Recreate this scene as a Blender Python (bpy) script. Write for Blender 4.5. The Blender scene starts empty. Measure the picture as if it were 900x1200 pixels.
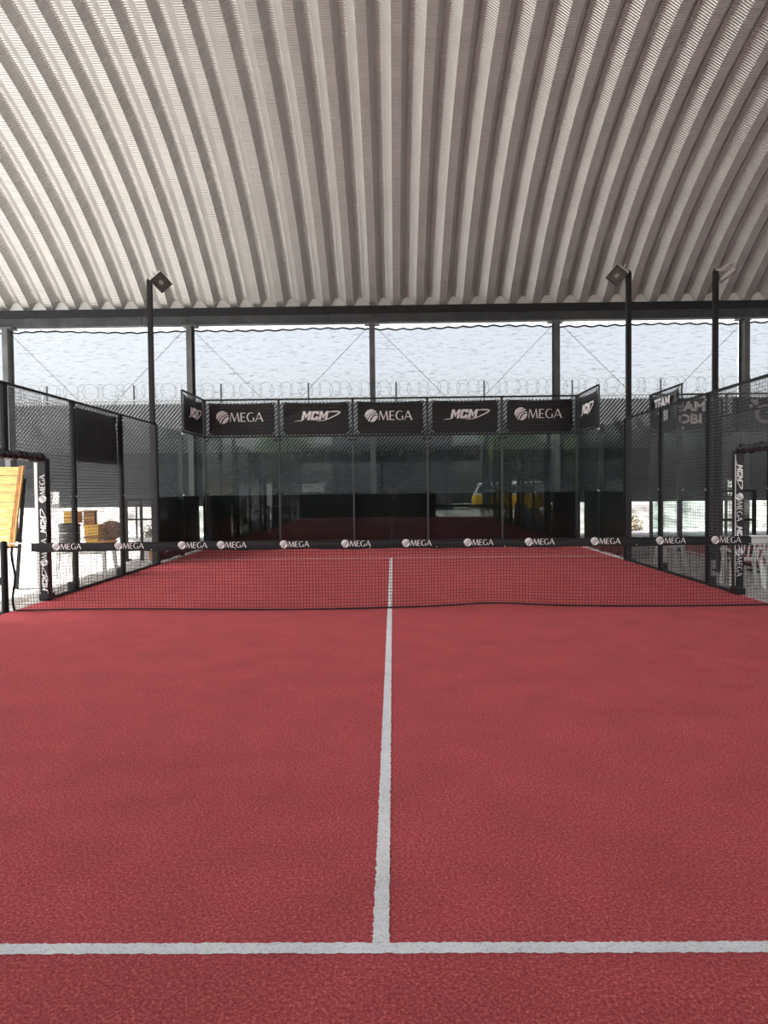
import bpy, bmesh, math, random
from mathutils import Vector, Matrix
random.seed(7)
S = bpy.context.scene
COL = S.collection
R_ = math.radians

# ------------------------------------------------------------ camera, sky, sun, exposure
cam_d = bpy.data.cameras.new('camera'); cam = bpy.data.objects.new('camera', cam_d); COL.objects.link(cam)
cam_d.sensor_width = 36.0; cam_d.lens = 36.0 * 840.7 / 1200.0; cam_d.clip_start = 0.02; cam_d.clip_end = 500
_yaw, _pit, _rol = 0.0128, -0.03203, -0.010987
_F = Vector((-math.sin(_yaw) * math.cos(_pit), math.cos(_yaw) * math.cos(_pit), math.sin(_pit)))
_R = Vector((math.cos(_yaw), math.sin(_yaw), 0)); _U = _R.cross(_F)
_R2 = _R * math.cos(_rol) + _U * math.sin(_rol); _U2 = -_R * math.sin(_rol) + _U * math.cos(_rol)
M = Matrix((( _R2.x, _U2.x, -_F.x, 0.0579), (_R2.y, _U2.y, -_F.y, -9.3177), (_R2.z, _U2.z, -_F.z, 1.5634), (0, 0, 0, 1)))
cam.matrix_world = M
S.camera = cam

w = bpy.data.worlds.new('world'); S.world = w; w.use_nodes = True
nt = w.node_tree; nt.nodes.clear()
sky = nt.nodes.new('ShaderNodeTexSky'); sky.sky_type = 'NISHITA'; sky.sun_disc = False
SUN_EL = R_(50.0)
sun_vec = Vector((-0.632, -0.118, 0.766)).normalized()
sky.sun_elevation = SUN_EL; sky.sun_rotation = math.atan2(sun_vec.x, sun_vec.y)
sky.air_density = 1.0; sky.dust_density = 4.0; sky.ozone_density = 1.0
bg = nt.nodes.new('ShaderNodeBackground'); bg.inputs[1].default_value = 0.27
wo = nt.nodes.new('ShaderNodeOutputWorld')
hz = nt.nodes.new('ShaderNodeHueSaturation'); hz.inputs['Saturation'].default_value = 0.35      # thin bright haze
nt.links.new(sky.outputs[0], hz.inputs['Color']); nt.links.new(hz.outputs[0], bg.inputs[0]); nt.links.new(bg.outputs[0], wo.inputs[0])
sun_d = bpy.data.lights.new('sun', 'SUN'); sun_d.energy = 9.0; sun_d.angle = R_(0.6); sun_d.color = (1.0, 0.96, 0.9)
sun = bpy.data.objects.new('sun', sun_d); COL.objects.link(sun)
sun.rotation_euler = sun_vec.to_track_quat('Z', 'Y').to_euler(); sun.location = (-20, 0, 25)

S.view_settings.view_transform = 'Standard'; S.view_settings.look = 'None'
S.view_settings.gamma = 1.0; S.view_settings.use_curve_mapping = False
S.view_settings.exposure = 1.26
S.cycles.transparent_max_bounces = 24; S.cycles.max_bounces = 10; S.cycles.diffuse_bounces = 6

# ------------------------------------------------------------ materials
def newmat(name):
    m = bpy.data.materials.new(name); m.use_nodes = True
    return m, m.node_tree, m.node_tree.nodes['Principled BSDF'], m.node_tree.nodes['Material Output']
def N(t, kind, **kw):
    n = t.nodes.new(kind)
    for k, v in kw.items():
        if k in n.inputs: n.inputs[k].default_value = v
        else: setattr(n, k, v)
    return n
def mat(name, c, rough=0.6, metal=0.0, var=0.0, scale=8.0, bump=0.0, bscale=None, coat=0.0, c2=None):
    m, t, b, o = newmat(name)
    b.inputs['Base Color'].default_value = (*c, 1); b.inputs['Roughness'].default_value = rough
    b.inputs['Metallic'].default_value = metal
    if coat: b.inputs['Coat Weight'].default_value = coat
    co = N(t, 'ShaderNodeTexCoord')
    if var or c2:
        n = N(t, 'ShaderNodeTexNoise', Scale=scale, Detail=5.0)
        t.links.new(co.outputs['Object'], n.inputs['Vector'])
        r = N(t, 'ShaderNodeValToRGB')
        lo = tuple(x * (1 - var) for x in c); hi = c2 or tuple(min(1, x * (1 + var)) for x in c)
        r.color_ramp.elements[0].position = 0.35; r.color_ramp.elements[1].position = 0.65
        r.color_ramp.elements[0].color = (*lo, 1); r.color_ramp.elements[1].color = (*hi, 1)
        t.links.new(n.outputs['Fac'], r.inputs[0]); t.links.new(r.outputs[0], b.inputs['Base Color'])
    if bump:
        n2 = N(t, 'ShaderNodeTexNoise', Scale=bscale or scale * 4, Detail=4.0)
        t.links.new(co.outputs['Object'], n2.inputs['Vector'])
        bp = N(t, 'ShaderNodeBump', Strength=bump, Distance=0.02)
        t.links.new(n2.outputs['Fac'], bp.inputs['Height']); t.links.new(bp.outputs[0], b.inputs['Normal'])
    return m

def turf_mat(name, dark, mid, light):
    m, t, b, o = newmat(name)
    b.inputs['Roughness'].default_value = 0.95; b.inputs['Specular IOR Level'].default_value = 0.15
    co = N(t, 'ShaderNodeTexCoord')
    n = N(t, 'ShaderNodeTexNoise', Scale=230.0, Detail=5.0, Roughness=0.85)
    n3 = N(t, 'ShaderNodeTexNoise', Scale=2.2, Detail=7.0, Roughness=0.6)
    t.links.new(co.outputs['Object'], n.inputs['Vector']); t.links.new(co.outputs['Object'], n3.inputs['Vector'])
    r = N(t, 'ShaderNodeValToRGB'); e = r.color_ramp.elements
    e[0].position = 0.39; e[0].color = (*dark, 1); e[1].position = 0.62; e[1].color = (*light, 1)
    x = e.new(0.5); x.color = (*mid, 1)
    n2 = N(t, 'ShaderNodeTexNoise', Scale=80.0, Detail=3.0, Roughness=0.7); t.links.new(co.outputs['Object'], n2.inputs['Vector'])
    ad = N(t, 'ShaderNodeMix'); ad.inputs[0].default_value = 0.38
    t.links.new(n.outputs['Fac'], ad.inputs[2]); t.links.new(n2.outputs['Fac'], ad.inputs[3])
    t.links.new(ad.outputs[0], r.inputs[0])
    hs = N(t, 'ShaderNodeMapRange'); hs.inputs['From Min'].default_value = 0.3; hs.inputs['From Max'].default_value = 0.7
    hs.inputs['To Min'].default_value = 0.86; hs.inputs['To Max'].default_value = 1.14
    t.links.new(n3.outputs['Fac'], hs.inputs['Value'])
    mx = N(t, 'ShaderNodeVectorMath', operation='SCALE')
    t.links.new(r.outputs[0], mx.inputs[0]); t.links.new(hs.outputs[0], mx.inputs['Scale'])
    t.links.new(mx.outputs[0], b.inputs['Base Color'])
    bp = N(t, 'ShaderNodeBump', Strength=0.9, Distance=0.012)
    t.links.new(n.outputs['Fac'], bp.inputs['Height']); t.links.new(bp.outputs[0], b.inputs['Normal'])
    b.inputs['Sheen Weight'].default_value = 0.30; b.inputs['Sheen Roughness'].default_value = 0.5
    b.inputs['Sheen Tint'].default_value = (*light, 1)
    return m
TURF = turf_mat('red_turf', (0.15, 0.010, 0.016), (0.50, 0.052, 0.062), (0.97, 0.30, 0.31))
LINE = turf_mat('white_turf', (0.56, 0.51, 0.53), (0.97, 0.94, 0.96), (1.0, 0.98, 0.99))

def roof_mat():
    m, t, b, o = newmat('painted_roof_sheet')
    b.inputs['Base Color'].default_value = (0.66, 0.63, 0.59, 1); b.inputs['Roughness'].default_value = 0.36; b.inputs['Metallic'].default_value = 0.55
    co = N(t, 'ShaderNodeTexCoord'); sx = N(t, 'ShaderNodeSeparateXYZ')
    t.links.new(co.outputs['Object'], sx.inputs[0])
    an = N(t, 'ShaderNodeMath', operation='ARCTAN2')
    t.links.new(sx.outputs['Z'], an.inputs[0]); t.links.new(sx.outputs['Y'], an.inputs[1])
    ml = N(t, 'ShaderNodeMath', operation='MULTIPLY'); ml.inputs[1].default_value = 20.0 * 2 * math.pi / 0.062
    t.links.new(an.outputs[0], ml.inputs[0])
    si = N(t, 'ShaderNodeMath', operation='SINE'); t.links.new(ml.outputs[0], si.inputs[0])
    pw = N(t, 'ShaderNodeMath', operation='MULTIPLY_ADD'); pw.inputs[1].default_value = 0.5; pw.inputs[2].default_value = 0.5
    t.links.new(si.outputs[0], pw.inputs[0])
    # crimps only on the pan and the curved webs, fading on the seam
    bp = N(t, 'ShaderNodeBump', Strength=0.75, Distance=0.013)
    t.links.new(pw.outputs[0], bp.inputs['Height']); t.links.new(bp.outputs[0], b.inputs['Normal'])
    n = N(t, 'ShaderNodeTexNoise', Scale=1.6, Detail=6.0)
    t.links.new(co.outputs['Object'], n.inputs['Vector'])
    r = N(t, 'ShaderNodeValToRGB'); e = r.color_ramp.elements
    e[0].position = 0.3; e[0].color = (0.40, 0.39, 0.38, 1); e[1].position = 0.7; e[1].color = (0.455, 0.445, 0.435, 1)
    t.links.new(n.outputs['Fac'], r.inputs[0]); t.links.new(r.outputs[0], b.inputs['Base Color'])
    return m
ROOF = roof_mat()

def glass_mat(name, tint, refl=0.030):
    m, t, b, o = newmat(name); t.nodes.remove(b)
    g = N(t, 'ShaderNodeNewGeometry'); d = N(t, 'ShaderNodeVectorMath', operation='DOT_PRODUCT')
    t.links.new(g.outputs['Incoming'], d.inputs[0]); t.links.new(g.outputs['Normal'], d.inputs[1])
    ab = N(t, 'ShaderNodeMath', operation='ABSOLUTE'); t.links.new(d.outputs['Value'], ab.inputs[0])
    om = N(t, 'ShaderNodeMath', operation='SUBTRACT'); om.inputs[0].default_value = 1; t.links.new(ab.outputs[0], om.inputs[1])
    p5 = N(t, 'ShaderNodeMath', operation='POWER'); p5.inputs[1].default_value = 5; t.links.new(om.outputs[0], p5.inputs[0])
    ma = N(t, 'ShaderNodeMath', operation='MULTIPLY_ADD'); ma.inputs[1].default_value = 1 - refl; ma.inputs[2].default_value = refl
    t.links.new(p5.outputs[0], ma.inputs[0])
    tr = N(t, 'ShaderNodeBsdfTransparent'); tr.inputs[0].default_value = (*tint, 1)
    gl = N(t, 'ShaderNodeBsdfGlossy', Roughness=0.0)
    mx = N(t, 'ShaderNodeMixShader')
    t.links.new(ma.outputs[0], mx.inputs[0]); t.links.new(tr.outputs[0], mx.inputs[1]); t.links.new(gl.outputs[0], mx.inputs[2])
    t.links.new(mx.outputs[0], o.inputs[0])
    return m
GLASS = glass_mat('court_glass', (0.90, 0.955, 0.945))
GLASS_DK = glass_mat('van_glass', (0.25, 0.28, 0.3), 0.08)

def cloth_mat():
    m, t, b, o = newmat('shade_cloth'); t.nodes.remove(b)
    co = N(t, 'ShaderNodeTexCoord')
    mp = N(t, 'ShaderNodeMapping'); mp.inputs['Scale'].default_value = (1.2, 1.0, 9.0)
    t.links.new(co.outputs['Object'], mp.inputs[0])
    n = N(t, 'ShaderNodeTexNoise', Scale=2.4, Detail=8.0, Roughness=0.7, Distortion=0.6)
    t.links.new(mp.outputs[0], n.inputs['Vector'])
    r = N(t, 'ShaderNodeValToRGB'); e = r.color_ramp.elements        # weave openness: creases close it up
    e[0].position = 0.36; e[0].color = (0.18, 0.18, 0.18, 1); e[1].position = 0.47; e[1].color = (0.345, 0.345, 0.345, 1)
    t.links.new(n.outputs['Fac'], r.inputs[0])
    d = N(t, 'ShaderNodeBsdfDiffuse'); d.inputs[0].default_value = (0.050, 0.053, 0.058, 1)
    tl = N(t, 'ShaderNodeBsdfTranslucent'); tl.inputs[0].default_value = (0.05, 0.054, 0.060, 1)
    bp = N(t, 'ShaderNodeBump', Strength=0.6, Distance=0.05); t.links.new(n.outputs['Fac'], bp.inputs['Height'])
    t.links.new(bp.outputs[0], d.inputs['Normal'])
    m1 = N(t, 'ShaderNodeAddShader'); t.links.new(d.outputs[0], m1.inputs[0]); t.links.new(tl.outputs[0], m1.inputs[1])
    tr = N(t, 'ShaderNodeBsdfTransparent')
    m2 = N(t, 'ShaderNodeMixShader'); t.links.new(r.outputs[0], m2.inputs[0])
    t.links.new(m1.outputs[0], m2.inputs[1]); t.links.new(tr.outputs[0], m2.inputs[2])
    t.links.new(m2.outputs[0], o.inputs[0])
    return m
CLOTH = cloth_mat()

BLACK_STEEL = mat('black_painted_steel', (0.012, 0.0125, 0.013), 0.55, var=0.2, scale=5)
GREY_STEEL = mat('grey_primer_steel', (0.04, 0.042, 0.044), 0.5, var=0.25, scale=2.5)
COLUMN_STEEL = mat('column_steel', (0.07, 0.073, 0.075), 0.5, var=0.2, scale=2.0)
POST_GREEN = mat('court_post_paint', (0.030, 0.036, 0.036), 0.4)
WIRE = mat('coated_wire', (0.05, 0.052, 0.055), 0.35)
NETCORD = mat('net_cord', (0.012, 0.012, 0.013), 0.8)
GALV = mat('galvanised_wire', (0.80, 0.82, 0.82), 0.5)
VINYL = mat('black_vinyl', (0.010, 0.009, 0.010), 0.42, bump=0.25, bscale=9, scale=3)
BANNER = mat('banner_vinyl', (0.009, 0.007, 0.008), 0.42, var=0.1, scale=3)
PAD = mat('black_padding', (0.010, 0.010, 0.011), 0.42, bump=0.3, bscale=14, scale=3)
TARP = mat('black_tarpaulin', (0.0025, 0.0025, 0.0025), 0.85)
LINER = mat('fence_liner', (0.045, 0.049, 0.054), 0.8, var=0.35, scale=0.9)
INK = mat('white_ink', (0.86, 0.84, 0.85), 0.6)
INK_GREY = mat('grey_ink', (0.42, 0.40, 0.41), 0.6)
JOINT = mat('glass_joint', (0.085, 0.095, 0.092), 0.4)
CLAMP = mat('steel_clamp', (0.65, 0.66, 0.66), 0.3, 0.7)
WHITE_TAPE = mat('white_tape', (0.8, 0.8, 0.78), 0.7)
GRAVEL = mat('pale_gravel', (0.40, 0.385, 0.37), 0.95, c2=(0.70, 0.68, 0.65), var=0.2, scale=7, bump=0.8, bscale=60)
ROUGHW = mat('rough_white_wall', (0.16, 0.15, 0.14), 0.95, c2=(0.46, 0.45, 0.43), var=0.1, scale=2.2, bump=1.0, bscale=14)
LIMEW = mat('whitewashed_block', (0.82, 0.82, 0.82), 0.9, var=0.12, scale=3, bump=0.5, bscale=20)
MAUVE = mat('mauve_plaster', (0.20, 0.18, 0.21), 0.9, var=0.12, scale=1.5)
BLOCKERM = mat('sky_blocker_dark', (0.05, 0.052, 0.055), 0.7, var=0.2, scale=1.0)
for m_ in (BLACK_STEEL, GREY_STEEL, BANNER, VINYL, PAD): m_.node_tree.nodes['Principled BSDF'].inputs['Specular IOR Level'].default_value = 0.2 if 'steel' in m_.name else 0.35
PINE = None
def pine():
    m, t, b, o = newmat('pale_pine'); co = N(t, 'ShaderNodeTexCoord')
    mp = N(t, 'ShaderNodeMapping'); mp.inputs['Scale'].default_value = (1.5, 1.5, 22.0)
    t.links.new(co.outputs['Object'], mp.inputs[0])
    n = N(t, 'ShaderNodeTexNoise', Scale=2.2, Detail=6.0, Distortion=0.8); t.links.new(mp.outputs[0], n.inputs['Vector'])
    r = N(t, 'ShaderNodeValToRGB'); e = r.color_ramp.elements
    e[0].position = 0.32; e[0].color = (0.50, 0.28, 0.075, 1); e[1].position = 0.52; e[1].color = (0.80, 0.56, 0.20, 1)
    t.links.new(n.outputs['Fac'], r.inputs[0]); t.links.new(r.outputs[0], b.inputs['Base Color'])
    b.inputs['Roughness'].default_value = 0.55
    return m
PINE = pine()
PINE_EDGE = mat('orange_wood_edge', (0.42, 0.17, 0.05), 0.6, var=0.2, scale=9)
PLASTIC = mat('white_plastic', (0.74, 0.75, 0.73), 0.35)
MAROON = mat('dark_maroon_wood', (0.07, 0.022, 0.022), 0.5, var=0.2, scale=6)
YELLOW = mat('yellow_card', (0.72, 0.44, 0.08), 0.6, var=0.1, scale=5)
BROWN = mat('brown_card', (0.33, 0.15, 0.06), 0.7, var=0.15, scale=6)
STRAW = mat('brown_straw', (0.33, 0.22, 0.15), 0.9, var=0.35, scale=18, bump=1.0, bscale=50)
DRUM = mat('black_drum_plastic', (0.035, 0.037, 0.042), 0.4)
VAN_Y = mat('yellow_van_paint', (0.80, 0.50, 0.02), 0.3, coat=0.5)
VAN_W = mat('white_van_paint', (0.82, 0.80, 0.82), 0.3, coat=0.5)
RUBBER = mat('tyre_rubber', (0.015, 0.015, 0.015), 0.8)
LAMP_CASE = mat('lamp_aluminium', (0.50, 0.49, 0.47), 0.4, 0.4)
LAMP_DARK = mat('lamp_black_rim', (0.03, 0.03, 0.03), 0.4)
LAMP_REFL = mat('lamp_reflector', (0.045, 0.047, 0.045), 0.5)
LED = mat('led_tile', (0.22, 0.22, 0.19), 0.4)
BARK = mat('bark', (0.10, 0.07, 0.05), 0.9, var=0.3, scale=8)
LEAF = mat('leaf_green', (0.10, 0.20, 0.035), 0.6, c2=(0.26, 0.40, 0.08), var=0.3, scale=2.0)
DRYLEAF = mat('dry_brush', (0.22, 0.17, 0.11), 0.8, c2=(0.36, 0.30, 0.20), var=0.3, scale=3)
SKIN = mat('skin', (0.42, 0.25, 0.18), 0.55)
SHIRT = mat('grey_shirt', (0.30, 0.30, 0.31), 0.85)
TROUSER = mat('dark_shorts', (0.03, 0.03, 0.04), 0.85)
HAIR = mat('dark_hair', (0.02, 0.015, 0.012), 0.6)
PHONE = mat('phone_black', (0.02, 0.02, 0.022), 0.25)

# ------------------------------------------------------------ mesh helpers
def link(name, bm, m, parent=None, loc=None, smooth=False):
    me = bpy.data.meshes.new(name); bm.to_mesh(me); bm.free()
    if isinstance(m, (list, tuple)):
        for x in m: me.materials.append(x)
    else: me.materials.append(m)
    if smooth:
        for p in me.polygons: p.use_smooth = True
    o = bpy.data.objects.new(name, me); COL.objects.link(o)
    if parent: o.parent = parent
    if loc: o.location = loc
    return o
def thing(name, label, cat, loc=(0, 0, 0), rz=0.0, group=None):
    o = bpy.data.objects.new(name, None); COL.objects.link(o); o.empty_display_size = 0.1
    o.location = loc; o.rotation_euler = (0, 0, rz)
    o['label'] = label; o['category'] = cat
    if group: o['group'] = group
    return o
def tag(o, label, cat, group=None):
    o['label'] = label; o['category'] = cat
    if group: o['group'] = group
    return o
def struct(o, label=None, cat=None):
    o['kind'] = 'structure'
    if label: o['label'] = label
    if cat: o['category'] = cat
    return o
def dup(root, loc, rz, label, group=None):
    r = root.copy(); COL.objects.link(r); r.location = loc; r.rotation_euler = (0, 0, rz); r['label'] = label
    if group: r['group'] = group
    for ch in list(root.children):
        c = ch.copy(); COL.objects.link(c); c.parent = r
        for g in list(ch.children):
            d = g.copy(); COL.objects.link(d); d.parent = c
    return r
def box(bm, a, b):
    (x0, y0, z0), (x1, y1, z1) = a, b
    v = [bm.verts.new(p) for p in ((x0, y0, z0), (x1, y0, z0), (x1, y1, z0), (x0, y1, z0), (x0, y0, z1), (x1, y0, z1), (x1, y1, z1), (x0, y1, z1))]
    fs = [bm.faces.new([v[i] for i in f]) for f in ((0, 3, 2, 1), (4, 5, 6, 7), (0, 1, 5, 4), (1, 2, 6, 5), (2, 3, 7, 6), (3, 0, 4, 7))]
    return fs
def boxbm(a, b, bevel=0.0):
    bm = bmesh.new(); box(bm, a, b)
    if bevel: bmesh.ops.bevel(bm, geom=list(bm.edges), offset=bevel, segments=2, affect='EDGES', profile=0.6)
    return bm
def bar(bm, p, q, r, n=4, r2=None, caps=True, ref=None):
    p = Vector(p); q = Vector(q); d = (q - p)
    if d.length < 1e-6: return
    d.normalize(); ref = Vector(ref) if ref else (Vector((0, 0, 1)) if abs(d.z) < 0.9 else Vector((1, 0, 0)))
    u = d.cross(ref).normalized(); v = d.cross(u)
    r2 = r if r2 is None else r2; off = math.pi / 4 if n == 4 else 0
    k = math.sqrt(2) if n == 4 else 1
    A = [bm.verts.new(p + (u * math.cos(off + 2 * math.pi * i / n) + v * math.sin(off + 2 * math.pi * i / n)) * r * k) for i in range(n)]
    B = [bm.verts.new(q + (u * math.cos(off + 2 * math.pi * i / n) + v * math.sin(off + 2 * math.pi * i / n)) * r2 * k) for i in range(n)]
    for i in range(n): bm.faces.new((A[i], A[(i + 1) % n], B[(i + 1) % n], B[i]))
    if caps: bm.faces.new(A[::-1]); bm.faces.new(B)
def tube(bm, pts, r, n=6, closed=False):
    pts = [Vector(p) for p in pts]; rings = []
    m = len(pts); rr = r if isinstance(r, (list, tuple)) else [r] * m
    u = None
    for i, p in enumerate(pts):
        if closed: d = pts[(i + 1) % m] - pts[i - 1]
        else: d = pts[min(i + 1, m - 1)] - pts[max(i - 1, 0)]
        if d.length < 1e-9: d = Vector((0, 0, 1))
        d.normalize()
        if u is None:
            ref = Vector((0, 0, 1)) if abs(d.z) < 0.9 else Vector((1, 0, 0)); u = d.cross(ref).normalized()
        else: u = (u - d * u.dot(d)).normalized()
        v = d.cross(u)
        rings.append([bm.verts.new(p + (u * math.cos(2 * math.pi * k / n) + v * math.sin(2 * math.pi * k / n)) * rr[i]) for k in range(n)])
    for i in range(m if closed else m - 1):
        A = rings[i]; B = rings[(i + 1) % m]
        for k in range(n): bm.faces.new((A[k], A[(k + 1) % n], B[(k + 1) % n], B[k]))
    if not closed: bm.faces.new(rings[0][::-1]); bm.faces.new(rings[-1])
def lathe(bm, prof, n=20, c=(0, 0, 0), cap=True):
    rings = [[bm.verts.new((c[0] + r * math.cos(2 * math.pi * k / n), c[1] + r * math.sin(2 * math.pi * k / n), c[2] + z)) for k in range(n)] for r, z in prof]
    for A, B in zip(rings, rings[1:]):
        for k in range(n): bm.faces.new((A[k], A[(k + 1) % n], B[(k + 1) % n], B[k]))
    if cap: bm.faces.new(rings[0][::-1]); bm.faces.new(rings[-1])
def obox(bm, o, u, v, w_, a, b):
    """box in the frame o + x*u + y*v + z*w"""
    vs = []
    for z in (a[2], b[2]):
        for x, y in ((a[0], a[1]), (b[0], a[1]), (b[0], b[1]), (a[0], b[1])):
            vs.append(bm.verts.new(Vector(o) + Vector(u) * x + Vector(v) * y + Vector(w_) * z))
    for f in ((0, 3, 2, 1), (4, 5, 6, 7), (0, 1, 5, 4), (1, 2, 6, 5), (2, 3, 7, 6), (3, 0, 4, 7)): bm.faces.new([vs[i] for i in f])

def wire_grid(W, H, pu, pv, r):
    """welded mesh in the local XZ plane, from (0,0) to (W,H)"""
    bm = bmesh.new()
    nu = max(1, round(W / pu)); nv = max(1, round(H / pv))
    for i in range(nu + 1): bar(bm, (W * i / nu, 0, 0), (W * i / nu, 0, H), r, 4, caps=False)
    for j in range(nv + 1): bar(bm, (0, 2 * r, H * j / nv), (W, 2 * r, H * j / nv), r, 4, caps=False)
    return bm

# ------------------------------------------------------------ lettering (flat print lies just proud of its carrier)
def poly(bm, pts): 
    try: bm.faces.new([bm.verts.new((x, 0, y)) for x, y in pts])
    except Exception: pass
def stroke(bm, pts, ws):
    L, Rr = [], []
    for i, (x, y) in enumerate(pts):
        x0, y0 = pts[max(i - 1, 0)]; x1, y1 = pts[min(i + 1, len(pts) - 1)]
        dx, dy = x1 - x0, y1 - y0; l = math.hypot(dx, dy) or 1
        nx, ny = -dy / l, dx / l; w_ = ws[i] / 2
        L.append((x + nx * w_, y + ny * w_)); Rr.append((x - nx * w_, y - ny * w_))
    for i in range(len(pts) - 1): poly(bm, [L[i], Rr[i], Rr[i + 1], L[i + 1]])
def g_M(bm, x):
    poly(bm, [(x, 0), (x + .07, 0), (x + .20, 1), (x + .10, 1)]); poly(bm, [(x + .10, 1), (x + .25, 1), (x + .56, .14), (x + .46, 0)])
    poly(bm, [(x + .46, 0), (x + .53, 0), (x + .88, 1), (x + .80, 1)]); poly(bm, [(x + .76, 1), (x + .92, 1), (x + 1.06, 0), (x + .90, 0)])
    return x + 1.16
def g_E(bm, x):
    poly(bm, [(x, 0), (x + .15, 0), (x + .15, 1), (x, 1)])
    for y, l in ((0, .56), (.47, .48), (.92, .54)): poly(bm, [(x + .1, y), (x + l, y), (x + l, y + .08), (x + .1, y + .08)])
    return x + .68
def g_G(bm, x):
    n = 20; pts = []; ws = []
    for i in range(n + 1):
        a = R_(52 + (318 - 52) * i / n); pts.append((x + .47 + .40 * math.cos(a), .5 + .48 * math.sin(a))); ws.append(.06 + .09 * max(0, -math.cos(a)))
    stroke(bm, pts, ws); poly(bm, [(x + .68, .06), (x + .82, .06), (x + .82, .46), (x + .68, .46)])
    return x + .93
def g_A(bm, x):
    poly(bm, [(x, 0), (x + .08, 0), (x + .46, 1), (x + .38, 1)]); poly(bm, [(x + .36, 1), (x + .50, 1), (x + .92, 0), (x + .75, 0)])
    poly(bm, [(x + .18, .30), (x + .66, .30), (x + .64, .37), (x + .20, .37)])
    return x + .95
def omega_logo():
    """emblem disc plus the letters MEGA, cap height 1, origin at the left end of the base line"""
    bm = bmesh.new(); n = 28
    c = (.66, .5); r = .72
    # disc cut by three claw shaped swooshes: built as the strips of white between them
    def arc(k): return [(c[0] + r * x, c[1] + r * y) for x, y in k]
    up = [(-.97, -.05), (-.90, .40), (-.62, .76), (-.2, .97), (.22, .97), (.50, .86), (.20, .66), (-.20, .40), (-.60, .02), (-.80, -.30)]
    s1 = [(.62, .78), (.85, .52), (.55, .50), (.15, .32), (-.20, .04), (-.50, -.36), (-.66, -.64), (-.74, -.55), (-.62, -.14), (-.32, .24), (.12, .56)]
    s2 = [(.93, .36), (.99, .12), (.70, .20), (.36, .06), (.06, -.22), (-.16, -.60), (-.26, -.90), (-.50, -.80), (-.34, -.36), (-.04, .02), (.40, .30)]
    s3 = [(1.0, 0), (.94, -.34), (.74, -.66), (.42, -.90), (.0, -1.0), (-.08, -.96), (.05, -.66), (.26, -.28), (.55, -.03), (.80, .04)]
    for k in (up, s1, s2, s3): poly(bm, arc(k))
    bmesh.ops.triangulate(bm, faces=bm.faces[:])
    x = g_M(bm, 1.50); x = g_E(bm, x); x = g_G(bm, x); g_A(bm, x)
    return bm            # about 5.2 wide
def mcm_logo():
    bm = bmesh.new(); sh = .22
    def pl(x, pts): poly(bm, [(x + a + b * sh, b) for a, b in pts])
    def m(x):
        pl(x, [(0, 0), (.27, 0), (.27, 1), (0, 1)]); pl(x, [(.68, 0), (.95, 0), (.95, 1), (.68, 1)])
        pl(x, [(.27, 1), (.27, .62), (.475, .12), (.475, .55)]); pl(x, [(.68, 1), (.475, .55), (.475, .12), (.68, .62)])
    m(0); x = 1.02
    pl(x, [(0, .08), (.26, .25), (.26, .75), (0, .92)]); pl(x, [(0, .92), (.10, 1), (.80, 1), (.80, .75), (.2, .75)])
    pl(x, [(0, .08), (.10, 0), (.80, 0), (.80, .25), (.2, .25)]); pl(x, [(.55, .75), (.80, .75), (.80, .64), (.55, .64)]); pl(x, [(.55, .25), (.80, .25), (.80, .42), (.45, .42)])
    m(1.90)
    stroke(bm, [(3.0, .90), (3.6, .93), (4.1, .93), (4.32, .85), (4.12, .66), (3.6, .40), (3.1, .17), (2.5, -.04), (1.7, -.12)],
           [.10, .15, .17, .18, .15, .13, .11, .08, .03])
    stroke(bm, [(-.75, -.14), (-.4, -.06), (.1, -.04)], [.02, .06, .07])
    return bm            # about 5 wide, from -.75 to 4.3
def text_bm(s, bold=0.0, shear=0.0):
    cu = bpy.data.curves.new('lettering', 'FONT'); cu.body = s; cu.offset = bold; cu.shear = shear; cu.resolution_u = 3
    ob = bpy.data.objects.new('lettering', cu); COL.objects.link(ob)
    me = bpy.data.meshes.new_from_object(ob); bm = bmesh.new(); bm.from_mesh(me)
    bpy.data.objects.remove(ob); bpy.data.curves.remove(cu); bpy.data.meshes.remove(me)
    if bm.verts:
        x0 = min(v.co.x for v in bm.verts); x1 = max(v.co.x for v in bm.verts); y0 = min(v.co.y for v in bm.verts); y1 = max(v.co.y for v in bm.verts)
        for v in bm.verts: v.co = Vector(((v.co.x - x0) / (y1 - y0), 0, (v.co.y - y0) / (y1 - y0)))
    return bm
def print_on(bm, parent, m, o, u, v, h, name='lettering'):
    """place flat lettering: origin o (lower left), u = reading direction, v = up, h = cap height"""
    o = Vector(o); u = Vector(u); v = Vector(v)
    for q in bm.verts: q.co = o + u * (q.co.x * h) + v * (q.co.z * h)
    me = link(name, bm, m, parent); return me

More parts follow.
